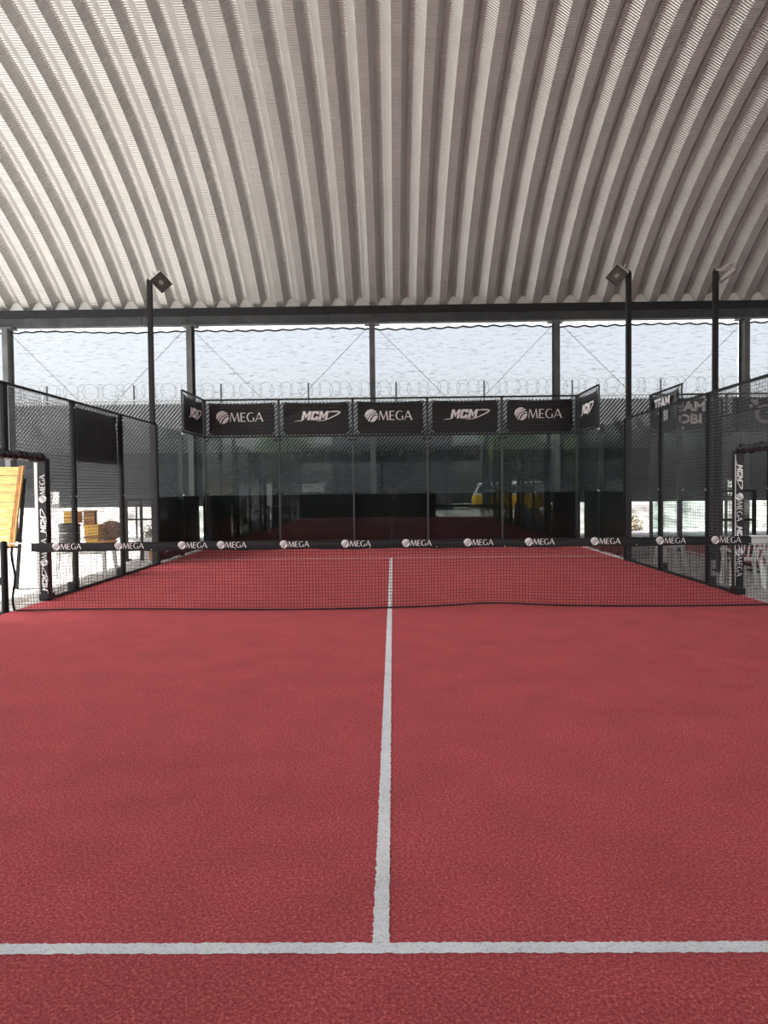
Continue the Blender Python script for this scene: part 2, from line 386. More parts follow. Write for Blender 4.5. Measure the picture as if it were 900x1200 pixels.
# ------------------------------------------------------------ setting: ground, roof, beams
bm = bmesh.new(); box(bm, (-45, -45, -0.30), (60, 60, -0.02)); g = struct(link('floor', bm, GRAVEL))
def court_floor(cx, x0, x1, lines=True):
    bm = bmesh.new(); box(bm, (x0, -10, -0.019), (x1, 10, 0.0))
    f = struct(link('floor', bm, TURF))
    if lines:
        def raggedline(a, b, wdt, ax):
            bm = bmesh.new(); n = int((b - a) / 0.012); rnd = random.Random(3); prev = None
            for i in range(n + 1):
                t = a + (b - a) * i / n; e0 = rnd.uniform(-.0035, .0035); e1 = rnd.uniform(-.0035, .0035)
                p, q = ((t, ax - wdt / 2 + e0, .003), (t, ax + wdt / 2 + e1, .003)) if True else None
                cur = (bm.verts.new(p), bm.verts.new(q))
                if prev: bm.faces.new((prev[0], cur[0], cur[1], prev[1]))
                prev = cur
            return bm
        for y in (-6.925, 6.925): link('service_line', raggedline(x0 + .02, x1 - .02, .058, y), LINE, f)
        bm = raggedline(-6.896, 6.896, .058, 0)
        for v in bm.verts: v.co = Vector((cx - v.co.y, v.co.x, v.co.z))
        link('centre_line', bm, LINE, f)
    return f
court_floor(0, -5.0, 5.0)
court_floor(12.0, 6.98, 16.98)

RY, RZ, RR, PITCH = 1.4, -7.97, 20.0, 0.75
def roof_panel():
    prof = [(0, 0), (.235, 0), (.375, .190), (.392, .204), (.404, .206), (.405, .178), (.417, .178), (.418, .206),
            (.495, .208), (.53, .202), (.56, .182), (.60, .145), (.68, .070), (.75, 0)]
    sharp = {1, 4, 5, 6, 7, 13}
    bm = bmesh.new(); n = 110; a0 = math.asin((14.10 - RY) / RR); rows = []
    for i in range(n + 1):
        a = a0 - 2 * a0 * i / n
        rows.append([bm.verts.new((x, (RR + h) * math.sin(a), (RR + h) * math.cos(a))) for x, h in prof])
    for A, B in zip(rows, rows[1:]):
        for k in range(len(prof) - 1): bm.faces.new((A[k], A[k + 1], B[k + 1], B[k]))
    for A, B in zip(rows, rows[1:]):
        for k in sharp: bm.edges.get((A[k], B[k])).smooth = False
    return bm
ceiling = bpy.data.objects.new('ceiling', None); COL.objects.link(ceiling); ceiling['kind'] = 'structure'
ceiling.location = (0, RY, RZ)
XL = -15.633; NP = 59
p0 = link('roof_panel', roof_panel(), ROOF, ceiling, (XL, 0, 0), smooth=False)
for k, p in enumerate(p0.data.polygons): p.use_smooth = True
for e in p0.data.edges: pass
for i in range(1, NP):
    c = p0.copy(); COL.objects.link(c); c.parent = ceiling; c.location = (XL + PITCH * i, 0, 0)
XR = XL + PITCH * NP
def i_beam(bm, p, q, wdt, dep, up, tf=.016, tw=.012):
    p = Vector(p); q = Vector(q); d = (q - p); L = d.length; d.normalize(); v = Vector(up); u = d.cross(v)
    obox(bm, p, u, v, d, (-wdt / 2, -dep / 2, 0), (wdt / 2, -dep / 2 + tf, L)); obox(bm, p, u, v, d, (-wdt / 2, dep / 2 - tf, 0), (wdt / 2, dep / 2, L))
    obox(bm, p, u, v, d, (-tw / 2, -dep / 2 + tf, 0), (tw / 2, dep / 2 - tf, L))
# far edge beam: upper channel and lower, slightly lighter channel
def edge_beam(y, sgn):
    bm = bmesh.new(); box(bm, (XL, y, 7.18), (XR, y + sgn * .30, 7.43)); pass; b = struct(link('trim_1', bm, BLACK_STEEL))
    bm = bmesh.new(); box(bm, (XL, y + sgn * .02, 6.90), (XR, y + sgn * .30, 7.178)); link('lower_channel', bm, GREY_STEEL, b)
    bm = bmesh.new(); box(bm, (XL, y + sgn * .305, 7.1), (XR, y + sgn * .33, 7.76)); link('eave_closure', bm, LAMP_CASE, b)
    for x in range(int(XL) + 1, int(XR), 6):
        bm = bmesh.new(); box(bm, (x - .04, y - sgn * .004, 6.92), (x + .04, y + sgn * .02, 7.16)); link('splice_plate', bm, GREY_STEEL, b)
    return b
edge_beam(13.80, 1); edge_beam(-11.0, -1).name = 'trim_2'
COLX = [-12.35, -6.42, -.56, 5.33, 11.33, 17.3, 23.2]
names = ['leftmost in view, above the mesh fence', 'behind the left corner banner', 'at the middle, above the centre banners', 'behind the rightmost back wall banner', 'at the right edge beside the tall lamp pole', 'beyond the frame', 'beyond the frame']
def column(x, y, lab):
    t = thing('steel_column', lab, 'column', (x, y, -0.02), 0)
    bm = bmesh.new(); i_beam(bm, (0, 0, 0), (0, 0, 6.9), .17, .40, (0, 1, 0)); link('shaft', bm, COLUMN_STEEL, t)
    link('base_plate', boxbm((-.17, -.27, 0), (.17, .27, .025)), COLUMN_STEEL, t)
    link('cap_plate', boxbm((-.24, -.22, 6.86), (.24, .22, 6.90)), COLUMN_STEEL, t)
    return t
for x, nm in zip(COLX, names): column(x, 14.02 - .12, 'dark steel I-section column holding the far beam, ' + nm)
for i, x in enumerate(COLX[:6]): column(x, -11.15, 'steel column of the near beam behind the camera, seen only as a reflection, number %d from the left' % (i + 1)) if False else column(x, -11.15, 'steel roof column behind the court end wall at the camera, ' + ['far left', 'left', 'centre', 'right', 'far right', 'beyond the second court'][i])
# crossing brace cables between the far columns
for a, b, lab in ((0, 1, 'left bay'), (1, 2, 'second bay from left'), (2, 3, 'bay right of the middle column'), (3, 4, 'bay right of the court')):
    bm = bmesh.new(); xa, xb = COLX[a] + .1, COLX[b] - .1
    bar(bm, (xa, 13.72, 6.75), (xb, 13.72, 1.0), .006, 4); bar(bm, (xb, 13.70, 6.75), (xa, 13.70, 1.0), .006, 4)
    tag(link('brace_cable', bm, GREY_STEEL), 'thin crossed brace cables between far columns, ' + lab, 'cable')

# ------------------------------------------------------------ far side: shade cloths, chain link fence, razor wire, ground beyond
def shade_cloth(x0, x1, lab, hole=None):
    t = thing('shade_cloth', lab, 'shade cloth', (x0, 14.26, 1.06), 0, 'shade cloths hung under the far beam')
    W = x1 - x0; H = 5.76; nx = int(W / .10); nz = 44; bm = bmesh.new(); rnd = random.Random(int(x0 * 10))
    ph = [rnd.uniform(0, 6) for _ in range(6)]
    def top(x): return H - .035 * abs(math.sin(math.pi * x / .49)) ** 1.5 + .03 * math.sin(x * 1.1 + ph[0])
    def yy(x, z): return .035 * math.sin(2 * math.pi * x / .49 + ph[1] + .4 * math.sin(z)) * (z / H) ** .7 + .04 * math.sin(x * .9 + z * 1.3 + ph[2]) + .018 * math.sin(z * 9 + x * 2.3 + ph[3]) + .012 * math.sin(z * 17 - x * 3.1 + ph[4])
    V = [[bm.verts.new((W * i / nx, yy(W * i / nx, top(W * i / nx) * j / nz), top(W * i / nx) * j / nz)) for j in range(nz + 1)] for i in range(nx + 1)]
    for i in range(nx):
        for j in range(nz):
            cx = x0 + W * (i + .5) / nx; cz = 1.06 + H * (j + .5) / nz
            if hole and hole[0] < cx < hole[1] and hole[2] < cz < hole[3]: continue
            bm.faces.new((V[i][j], V[i + 1][j], V[i + 1][j + 1], V[i][j + 1]))
    link('cloth', bm, CLOTH, t, smooth=True)
    bm = bmesh.new(); tube(bm, [(W * i / nx, yy(W * i / nx, top(W * i / nx)) - .01, top(W * i / nx)) for i in range(nx + 1)], .030, 6); link('hem_rope', bm, NETCORD, t)
    k = int(W / .49)
    for i in range(k + 1):
        x = min(W - .01, i * .49 + .01); bm = bmesh.new(); bar(bm, (x, -.02, top(x) - .02), (x, -.17, 5.85), .005, 4); link('tie_cord', bm, WIRE, t)
    return t
HL = (-11.68, -11.20, 1.06, 1.60); HR = (11.10, 11.60, 1.22, 1.74)
shade_cloth(-18.3, -12.40, 'grey shade cloth at the far left, left of the leftmost column')
shade_cloth(-12.38, -6.47, 'translucent grey shade cloth between the two leftmost far columns', (-11.21, -10.93, 1.24, 1.54))
shade_cloth(-6.45, -.57, 'translucent grey shade cloth left of the middle far column')
shade_cloth(-.55, 5.32, 'translucent grey shade cloth right of the middle far column')
shade_cloth(5.34, 11.30, 'translucent grey shade cloth behind the two right lamp poles', (10.93, 11.24, 1.25, 1.68))
shade_cloth(11.32, 17.2, 'translucent grey shade cloth at the right edge of the photo')

t = thing('chain_link_fence', 'tall chain link boundary fence with dark liner and razor wire behind the shade cloth', 'fence', (0, 14.82, 0))
bm = bmesh.new(); FT = 4.62; FB = 1.05
X = -19.0
while X < 18.5:                       # one family of wires leans right, the other left; the knuckles stand up along the top
    H = FT - FB; L = H / 1.15
    def clip(xa, xb, za, zb): return (max(-19, xa), za, min(20, xb), zb)
    bar(bm, (X, 0, FB), (X + L, 0, FT + .03), .014, 4, caps=False)
    X += .125
wr = link('chain_mesh', bm, GALV, t); wr['kind'] = 'stuff'
bm = bmesh.new(); X = -18.0
while X < 20:
    bar(bm, (X, .01, FB), (X - (FT - FB) / 1.15, .01, FT + .03), .005, 4, caps=False); X += .115
wr = link('cross_wire', bm, GREY_STEEL, t); wr['kind'] = 'stuff'  # same galvanised wire in a dark tone, as if the sun missed it
bm = bmesh.new()
# liner panels with the two cut openings left out
def liner(x0, x1, z0, z1): box(bm, (x0, .035, z0), (x1, .045, z1))
liner(-19, HL[0], FB, FT - .12); liner(HL[1], HR[0], FB, FT - .12); liner(HR[1], 20, FB, FT - .12)
liner(HL[0], HL[1], HL[3], FT - .12); liner(HR[0], HR[1], HR[3], FT - .12); liner(HR[0], HR[1], FB, HR[2]); liner(HL[0], HL[1], FB, HL[2])
link('liner', bm, LINER, t)
bm = bmesh.new()
for a, b, z0, z1 in ((-19, HL[0], FB, 2.85), (HL[1], HR[0], FB, 2.85), (HR[1], 20, FB, 2.85), (HL[0], HL[1], HL[3], 2.85), (HR[0], HR[1], HR[3], 2.85), (HR[0], HR[1], FB, HR[2]), (HL[0], HL[1], FB, HL[2])): box(bm, (a, -.05, z0), (b, -.04, z1))
link('wire_shade_sheet', bm, LINER, t)  # added dark sheet hiding the lower wires, stands in for the roof's shade
bm = bmesh.new(); bar(bm, (-19, 0, FT), (20, 0, FT), .018, 6); link('top_rail', bm, GALV, t)
for i, x in enumerate([-17.5 + 2.95 * k for k in range(13)]):
    bm = bmesh.new(); bar(bm, (x, .09, -.02), (x, .09, 5.15), .03, 8); link('post', bm, GREY_STEEL, t)
bm = bmesh.new()
for i in range(118):
    cx = -19 + .33 * i; ca, sa = math.cos(R_(38 + 9 * math.sin(i * 2.3))), math.sin(R_(38 + 9 * math.sin(i * 2.3))); sg = 1 if i % 2 else -1
    tube(bm, [(cx + .27 * math.cos(a * math.pi / 9) * ca, .04 + sg * .27 * math.cos(a * math.pi / 9) * sa, 4.93 + .27 * math.sin(a * math.pi / 9)) for a in range(18)], .006, 3, True)
rz_ = link('razor_wire', bm, GREY_STEEL, t); rz_['kind'] = 'stuff'
# ground beyond the fence: pale bank with rough wall and dry bushes
bm = bmesh.new(); nx, nz = 120, 10; V = []
for i in range(nx + 1):
    x = -26 + 50 * i / nx
    V.append([bm.verts.new((x, 17.2 + .12 * math.sin(x * 1.7 + j) + .10 * random.random() + .26 * j, -.02 + .26 * j)) for j in range(nz + 1)])
for i in range(nx):
    for j in range(nz): bm.faces.new((V[i][j], V[i + 1][j], V[i + 1][j + 1], V[i][j + 1]))
struct(link('wall_far', bm, ROUGHW, smooth=True))
def bush(x, y, z, r, n, m, lab, name='dry_bush', cat='bush'):
    bm = bmesh.new(); rnd = random.Random(int(x * 31 + y))
    for _ in range(n):
        d = Vector((rnd.gauss(0, 1), rnd.gauss(0, 1), abs(rnd.gauss(0, 1)))).normalized() * r * rnd.uniform(.4, 1)
        s = r * .09; a = Vector((rnd.gauss(0, 1), rnd.gauss(0, 1), rnd.gauss(0, 1))).normalized() * s; b = d.cross(a).normalized() * s * .5
        c = d + Vector((0, 0, 0)); bm.faces.new([bm.verts.new(c - a), bm.verts.new(c + b), bm.verts.new(c + a), bm.verts.new(c - b)])
    t = thing(name, lab, cat, (x, y, z)); f = link('foliage', bm, m, t); f['kind'] = 'stuff'
    bm = bmesh.new()
    for k in range(7): bar(bm, (0, 0, 0), (r * .5 * math.cos(k * .9), r * .5 * math.sin(k * .9), r * .7), .012, 4, .004)
    link('stem', bm, BARK, t)
    return t
bush(8.3, 16.6, .0, .75, 900, DRYLEAF, 'dry brown bush seen under the shade cloth on the right')
bush(-8.2, 15.3, -.02, .5, 500, DRYLEAF, 'small dry bush seen under the shade cloth behind the drum')

# ------------------------------------------------------------ court enclosures
def wave_sheet(W, H, nx, nz, amp, seed, sag=.03):
    rnd = random.Random(seed); ph = [rnd.uniform(0, 6) for _ in range(4)]; bm = bmesh.new(); V = []
    for i in range(nx + 1):
        u = i / nx; top = H - sag * math.sin(math.pi * u) ** .8; row = []
        for j in range(nz + 1):
            v = j / nz; z = top * v
            du = abs(u - .5) * 2
            y = amp * (math.sin(7 * v + 5 * (u - .5) ** 2 * 4 + ph[0]) * v * .8 + .6 * math.sin((v - .9) * 26 - 9 * (u - .5) ** 2) * v ** 2 + .3 * math.sin(14 * u + ph[1]))
            row.append(bm.verts.new((W * u, y, z)))
        V.append(row)
    for i in range(nx):
        for j in range(nz): bm.faces.new((V[i][j], V[i + 1][j], V[i + 1][j + 1], V[i][j + 1]))
    return bm
def banner(kind, p, u, W, lab, seed):
    """p lower left as read from the court, u the reading direction"""
    u = Vector(u); ang = math.atan2(u.y, u.x)
    t = thing('court_banner', lab, 'banner', p, ang, 'black sponsor banners around the courts')
    H = .88
    bm = wave_sheet(W, H, 30, 24, .019, seed, .045); s = link('sheet', bm, BANNER, t, smooth=True)
    bm = bmesh.new(); eps = -.042
    def hem(a, b): bar(bm, a, b, .006, 4)
    hem((.0, -.012, .012), (W, -.012, .012)); hem((.012, -.012, 0), (.012, -.012, H)); hem((W - .012, -.012, 0), (W - .012, -.012, H)); link('hem', bm, VINYL, t)
    for a in (.03, W - .03):
        for z in (.04, H - .04):
            bm = bmesh.new(); lathe(bm, [(.006, 0), (.014, .002), (.014, .004)], 8)
            for v in bm.verts: v.co = Vector((a + v.co.x, -.016 - v.co.z, z + v.co.y))
            link('eyelet', bm, CLAMP, t)
    ux, uz = Vector((1, 0, 0)), Vector((0, 0, 1))
    if kind == 'omega': print_on(omega_logo(), t, INK, (W * .115, eps, .36), ux, uz, W * .139)
    elif kind == 'mcm': print_on(mcm_logo(), t, INK, (W * .275, eps, .38), ux, uz, W * .138)
    elif kind == 'team':
        for txt, xx, zz, hh, wf in (('TEAM', .21, .49, .27, 1.18), ('OBI', .51, .16, .27, 1.12)):
            b_ = text_bm(txt, .045)
            for v in b_.verts: v.co.x *= wf
            print_on(b_, t, INK, (W * xx * .62, eps, zz), ux, uz, hh)
        b_ = bmesh.new(); rn = random.Random(4)     # a column of small upright print, too fine to read in the photograph
        for k in range(9):
            z = .14 + .07 * k
            poly(b_, [(0, z), (.02, z), (.02, z + .05), (0, z + .05)]); poly(b_, [(.0, z + .05), (.09, z + .05), (.09, z + .034), (0, z + .034)])
            if rn.random() > .4: poly(b_, [(.07, z), (.09, z), (.09, z + .05), (.07, z + .05)])
        print_on(b_, t, INK_GREY, (W * .90, eps, 0), ux, uz, 1.0)
    elif kind == 'otwo':
        bm = bmesh.new(); pts = [(.40 + .26 * math.cos(2 * math.pi * i / 24), .30 + .26 * math.sin(2 * math.pi * i / 24)) for i in range(25)]
        stroke(bm, pts, [.12] * 25)
        for cx, cz, r in ((.10, .70, .10), (-.06, .58, .06), (-.02, .76, .05)):
            poly(bm, [(cx + r * math.cos(2 * math.pi * i / 14), cz + r * math.sin(2 * math.pi * i / 14)) for i in range(14)])
        print_on(bm, t, INK_GREY, (W * .30, eps, .17), ux, uz, .78)
        print_on(text_bm('2', .03), t, INK_GREY, (W * .30 + .58, eps, .16), ux, uz, .20)
    return t

def clamp_obj(parent, x, y, z, dark=False, name='clamp'):
    return link(name, boxbm((x - .045, y - .02, z - .02), (x + .045, y + .02, z + .02), .004), BLACK_STEEL if dark else CLAMP, parent)

def end_wall(cx, sgn, bays, labpre, tarp=True, kinds=None):
    """glass end wall at y = sgn*10; sgn=+1 far, -1 near. Local frame: reading direction from inside the court."""
    rz = 0 if sgn > 0 else math.pi
    t = thing('glass_end_wall', labpre, 'glass wall', (cx, sgn * 10.0, 0), rz)
    for k in bays:
        x0 = -5 + 2 * k; x1 = x0 + 2
        link('glass_pane', boxbm((x0 + .008, 0, .02), (x1 - .008, .012, 2.98)), GLASS, t)
        bm = wire_grid(1.94, .94, .05, .10, .0016)
        for v in bm.verts: v.co += Vector((x0 + .03, -.03, 3.03))
        mp = link('wire_mesh', bm, WIRE, t); mp['kind'] = 'stuff'
        for z in (3.0, 4.0):
            bm = bmesh.new(); bar(bm, (x0, 0, z), (x1, 0, z), .016 if z == 3.0 else .02, 4); link('rail', bm, BLACK_STEEL, t)
        for z in (2.90, 1.48):
            for xx in (x0 + .07, x1 - .07): clamp_obj(t, xx, -.012, z, True)
    for k in sorted(set(list(bays) + [b + 1 for b in bays])):
        x = -5 + 2 * k
        bm = bmesh.new(); box(bm, (x - .03, .03, 0), (x + .03, .11, 4.0)); link('post', bm, POST_GREEN, t)
        if 0 <= k <= 5:
            bm = bmesh.new(); box(bm, (x - .014, -.006, .02), (x + .014, .018, 2.98)); link('joint_strip', bm, JOINT, t)
    return t
def side_wall(cx, side, sgn, lab, mesh_to=1.05, detail=True):
    """enclosure along x = cx+5*side, from the net (y=0) to y=sgn*10. local x runs from the net outward"""
    X = cx + 5 * side
    t = thing('side_enclosure', lab, 'fence', (X, 0, 0), math.pi / 2 if sgn > 0 else -math.pi / 2)
    o = -side * sgn       # local +y points to -X*sgn
    out = 1 if (side * sgn) < 0 else -1      # outward in local y
    for a, b in ((6, 8), (8, 10)):
        link('glass_pane', boxbm((a + .01, -.006, .02), (b - .01, .006, 2.98)), GLASS, t)
    for y0, y1, z0, z1 in ((4, 6, 0, 3), (2, 4, 0, 3), (mesh_to, 2, 0, 3), (.04, mesh_to, 2.05, 3), (8, 10, 3, 4)):
        bm = wire_grid(y1 - y0 - .08, z1 - z0 - .06, .05, .05, .0026)
        for v in bm.verts: v.co += Vector((y0 + .04, 0, z0 + .03))
        mp = link('wire_mesh', bm, WIRE, t); mp['kind'] = 'stuff'
    for y, z in ((2, 3), (4, 3), (6, 3)):
        bm = bmesh.new(); box(bm, (y - .035, -.035, 0), (y + .035, .035, z)); link('post', bm, BLACK_STEEL, t)

        if y in (2, 4): 
            bm = bmesh.new(); box(bm, (y - .07, out * .035, 0), (y + .07, out * .10, .14)); link('base_foot', bm, BLACK_STEEL, t)
    bm = bmesh.new(); box(bm, (.003, -.028, 2.05), (.05, .028, 3.0)); link('post', bm, BLACK_STEEL, t)
    for y, z in ((8, 4), (10, 4)):
        bm = bmesh.new()
        if y == 8:
            y0_, y1_ = sorted((out * .008, out * .115)); box(bm, (y - .04, y0_, 0), (y + .03, y1_, 3.06)); box(bm, (y - .02, min(0, out * .03), 3.06), (y + .02, max(0, out * .03), 4.0))
        else: box(bm, (y - .03, -.03 + out * .04, 0), (y + .03, .03 + out * .04, 4.0))
        link('post', bm, POST_GREEN, t)
    for z in (1.47, 2.95):
        c = clamp_obj(t, 8, 0, z)
    bm = bmesh.new()
    for (a, b, z) in ((0, 6, 3.0), (8, 10, 3.0), (8, 10, 4.0), (0, mesh_to, 2.07)): 
        bm = bmesh.new(); bar(bm, (a, 0, z), (b, 0, z), .018, 4); link('rail', bm, BLACK_STEEL, t)
    bm = bmesh.new(); box(bm, (mesh_to, -.03, -.01), (6, .03, .035)); link('base_rail', bm, BLACK_STEEL, t)
    bm = bmesh.new(); box(bm, (6, -.012, -.005), (10, .012, .019)); link('sill', bm, GALV, t)
    for y in (2, 4):
        for z in (1.50, 2.90): link('bolt', boxbm((y - .012, -.05, z - .012), (y + .012, .05, z + .012)), CLAMP, t)
    # padded lining of the door opening
    pd = link('door_pad', boxbm((mesh_to - .085, -.06, .02), (mesh_to + .045, .06, 2.06), .012), PAD, t)
    link('pad_foot', boxbm((mesh_to - .12, -.075, 0), (mesh_to + .08, .075, .10), .02), PAD, t)
    tp = bmesh.new(); pts = [(mesh_to - .05 - (mesh_to - .05) * i / 14, 0, 2.07 + .012 * math.sin(i * 2.2)) for i in range(15)]
    tube(tp, pts, [.055 + .012 * (i % 2) for i in range(15)], 8); link('top_pad', tp, PAD, t)
    bm = bmesh.new(); box(bm, (mesh_to - .09, .062, .12), (mesh_to - (.05 if side < 0 else .086), .062 + (.045 if side < 0 else .010), 2.0)); link('pad_binding', bm, WHITE_TAPE if detail else PAD, t)
    # lettering on the face that looks at the camera (towards -y world, i.e. local -x for the far half)
    if sgn > 0 and detail:
        fx = mesh_to - .0865 - .001
        f = fx
        if side < 0:   # reads upward
            u, v = Vector((0, 0, 1)), Vector((0, 1, 0))
            # as seen from the camera right is local -y for the far half; letters stand with tops to the left
            def put(bmf, z, h): print_on(bmf, pd, INK, (f, -.045, z), u, v, h)
            put(omega_logo(), 1.42, .078); put(mcm_logo(), .98, .082); put(omega_logo(), .50, .078); put(mcm_logo(), .14, .08)
        else:
            u, v = Vector((0, 0, -1)), Vector((0, -1, 0))
            def put(bmf, z, h): print_on(bmf, pd, INK, (f, .045, z), u, v, h)
            put(mcm_logo(), 1.86, .082); put(omega_logo(), 1.45, .078); put(mcm_logo(), .98, .08); put(omega_logo(), .66, .078)
    return t

end_wall(0, 1, range(5), 'five-bay glass back wall at the far end of the red court')
end_wall(0, -1, range(5), 'glass end wall of the court right behind the camera')
side_wall(0, -1, 1, 'left side fence of the court from net to far glass corner')
side_wall(0, 1, 1, 'right side fence of the court from net to far glass corner')
side_wall(0, -1, -1, 'left side fence on the near half of the court', detail=False)
side_wall(0, 1, -1, 'right side fence on the near half of the court', detail=False)
end_wall(12, 1, range(3), 'glass back wall of the neighbouring court on the right')
side_wall(12, -1, 1, 'left side fence of the neighbouring court beyond the gap', detail=False)

pos = ['leftmost of five on the far wall', 'second from left on the far wall', 'in the middle of the far wall', 'second from right on the far wall', 'rightmost of five on the far wall']
for k in range(5):
    kd = 'omega' if k % 2 == 0 else 'mcm'
    nm = 'round emblem and MEGA' if kd == 'omega' else 'MCM and swoosh'
    banner(kd, (-5 + 2 * k + .13, 10.02, 3.05), (1, 0, 0), 1.76, 'black banner with %s, %s' % (nm, pos[k]), k)
    banner(kd, (5 - 2 * k - .13, -10.02, 3.05), (-1, 0, 0), 1.76, 'black banner with %s behind the camera, %s' % (nm, ['rightmost', 'second from right', 'middle', 'second from left', 'leftmost'][k]), k + 10)
banner('mcm', (-5.02, 8.12, 3.05), (0, 1, 0), 1.76, 'black MCM banner on the left side wall at the far corner', 21)
banner('mcm', (5.02, 9.88, 3.05), (0, -1, 0), 1.76, 'black MCM banner on the right side wall at the far corner', 22)
banner('team', (6.97, 9.88, 3.05), (0, -1, 0), 1.76, 'creased black TEAM banner on the side corner of the neighbouring court', 23)
banner('team', (7.13, 10.02, 3.05), (1, 0, 0), 1.76, 'black TEAM banner on the back wall of the neighbouring court', 24)
banner('otwo', (9.13, 10.02, 3.05), (1, 0, 0), 1.76, 'black banner with grey O and small 2 at the right edge of the photo', 25)

# black tarpaulin screens outside the lower glass
def tarp(p, W, rz, lab):
    t = thing('black_tarpaulin', lab, 'tarpaulin', p, rz, 'black tarpaulins behind the lower glass')
    bm = wave_sheet(W, 1.43, 40, 8, .006, int(W * 10), 0.004); link('sheet', bm, TARP, t, smooth=True)
    bm = bmesh.new(); bar(bm, (0, -.006, 1.43), (W, -.006, 1.43), .006, 4); link('hem_rope', bm, NETCORD, t)
tarp((-5.02, 10.16, 0), 10.04, 0, 'long black tarpaulin behind the lower half of the far glass wall')
tarp((-5.18, 6.2, 0), 3.80, math.pi / 2, 'black tarpaulin outside the lower glass of the left corner')
tarp((5.18, 10.0, 0), 3.80, -math.pi / 2, 'black tarpaulin outside the lower glass of the right corner')
tarp((2.4, -10.16, 0), 7.4, math.pi, 'added black sheet standing in for shade behind the lower glass at the camera end')  # added: its black stands in for shaded ground beyond the near wall
# stickers low on the side glass
o = print_on(text_bm('gual', .02), None, INK, (-4.985, 6.35, .17), (0, 1, 0), (0, 0, 1), .22, 'glass_sticker'); tag(o, 'white lettering sticker low on the left corner glass', 'sticker')
# black cloth hung on the left mesh
bm = wave_sheet(1.92, .90, 30, 14, .02, 5, .02)
t = thing('hanging_black_cloth', 'square black cloth tied to the left mesh fence', 'cloth', (-5.06, 2.04, 2.06), math.pi / 2); link('sheet', bm, VINYL, t, smooth=True)
bm = bmesh.new()
for x, z in ((.02, .02), (1.9, .02), (.02, .88), (1.9, .88)): bar(bm, (x, -.03, z), (x, .03, z), .008, 6)
link('cord_tie', bm, WHITE_TAPE, t)

# ------------------------------------------------------------ net
nt_ = thing('padel_net', 'black court net with lettered head band across the red court', 'net', (0, 0, 0))
def ntop(x): return .80 + .008 * (abs(x) / 5) ** 2
def nbot(x):
    b = .012 + .012 * math.sin(x * 1.3)
    b += .03 * math.exp(-((x - 1.35) / .55) ** 2)
    return b
def ny(x, z): return .03 * math.sin(x * .9 + z * 3) * (1 - z)
bm = bmesh.new(); x = -4.92; NX = 241; P = .0408
for i in range(NX + 1):
    x = -4.92 + P * i; wob = .004 * math.sin(i * 1.9)
    pts = [(x + wob * math.sin(k), ny(x, zz), zz) for k, zz in ((k, nbot(x) + (ntop(x) - nbot(x)) * k / 5) for k in range(6))]
    tube(bm, pts, .0026, 3)
NZ = 19
for j in range(NZ + 1):
    pts = []
    for i in range(0, 61):
        x = -4.92 + 9.84 * i / 60; z = nbot(x) + (ntop(x) - nbot(x)) * j / NZ + .003 * math.sin(i * 2.1 + j * 1.3); pts.append((x, ny(x, z), z))
    tube(bm, pts, .0026, 3)
m_ = link('net_mesh', bm, NETCORD, nt_); m_['kind'] = 'stuff'
bm = bmesh.new(); tube(bm, [(-4.93 + 9.86 * i / 80, ny(-4.93 + 9.86 * i / 80, 0) - .005, nbot(-4.93 + 9.86 * i / 80) + .008) for i in range(81)], .011, 6); link('bottom_rope', bm, NETCORD, nt_)
for sx in (-1, 1):
    bm = bmesh.new(); tube(bm, [(sx * (4.93 + .02 * math.sin(k)), .0, .02 + .85 * k / 9) for k in range(10)], .016, 6); link('side_rope', bm, NETCORD, nt_)
    bm = bmesh.new(); tube(bm, [(sx * 4.66, 0, .905), (sx * 4.85, 0, .903), (sx * 5.0, 0, .90)], .012, 6); link('tension_strap', bm, WHITE_TAPE, nt_)
bm = bmesh.new(); n = 160; V = []
for i in range(n + 1):
    x = -4.68 + 9.36 * i / n; zt = .905 + .003 * math.sin(x * 7) ; zb = .790 + .005 * math.sin(x * 5 + 1) + .003 * math.sin(x * 17)
    y = -.014 + .004 * math.sin(x * 11)
    V.append([bm.verts.new(q) for q in ((x, y, zb), (x, y - .003, (zt + zb) / 2), (x, y + .004, zt), (x, .010, zt), (x, .014, zb))])
for A, B in zip(V, V[1:]):
    for k in range(4): bm.faces.new((A[k], B[k], B[k + 1], A[k + 1]))
hb = link('head_band', bm, VINYL, nt_, smooth=True)
for lx in (-4.40, -3.58, -2.75, -2.24, -1.42, -.62, .17, .97, 1.76, 2.61, 3.45, 4.16):
    print_on(omega_logo(), hb, INK, (lx, -.0235, .822), (1, 0, 0), (0, 0, 1), .074)
bm = bmesh.new()
for x in [-4.6 + .31 * k + .05 * math.sin(k * 5) for k in range(30)]:
    if abs(((x + 4.4) % .8)) > .42: bar(bm, (x, -.022, .800), (x, -.012, .908), .002, 4)
st_ = link('stitch_tie', bm, GREY_STEEL, nt_); st_['kind'] = 'stuff'
for x in (-3.1, -.25, 1.5, 3.2, 4.65, .62, -2.0): link('rivet', boxbm((x - .006, -.026, .800), (x + .006, -.018, .812)), CLAMP, nt_)
for sx, lab in ((-1, 'black round net post at the left end of the net'), (1, 'black round net post at the right end of the net')):
    t = thing('net_post', lab, 'post', (sx * 5.05, 0, -.02))
    bm = bmesh.new(); lathe(bm, [(.045, 0), (.045, .92), (.04, .945), (.02, .955)], 16); link('tube', bm, BLACK_STEEL, t, smooth=False)
    link('base_plate', boxbm((-.11, -.11, 0), (.11, .11, .015)), BLACK_STEEL, t)
    bm = bmesh.new(); box(bm, (-.02 + sx * .05, -.03, .38), (.02 + sx * .05, .03, .48)); link('ratchet', bm, BLACK_STEEL, t)

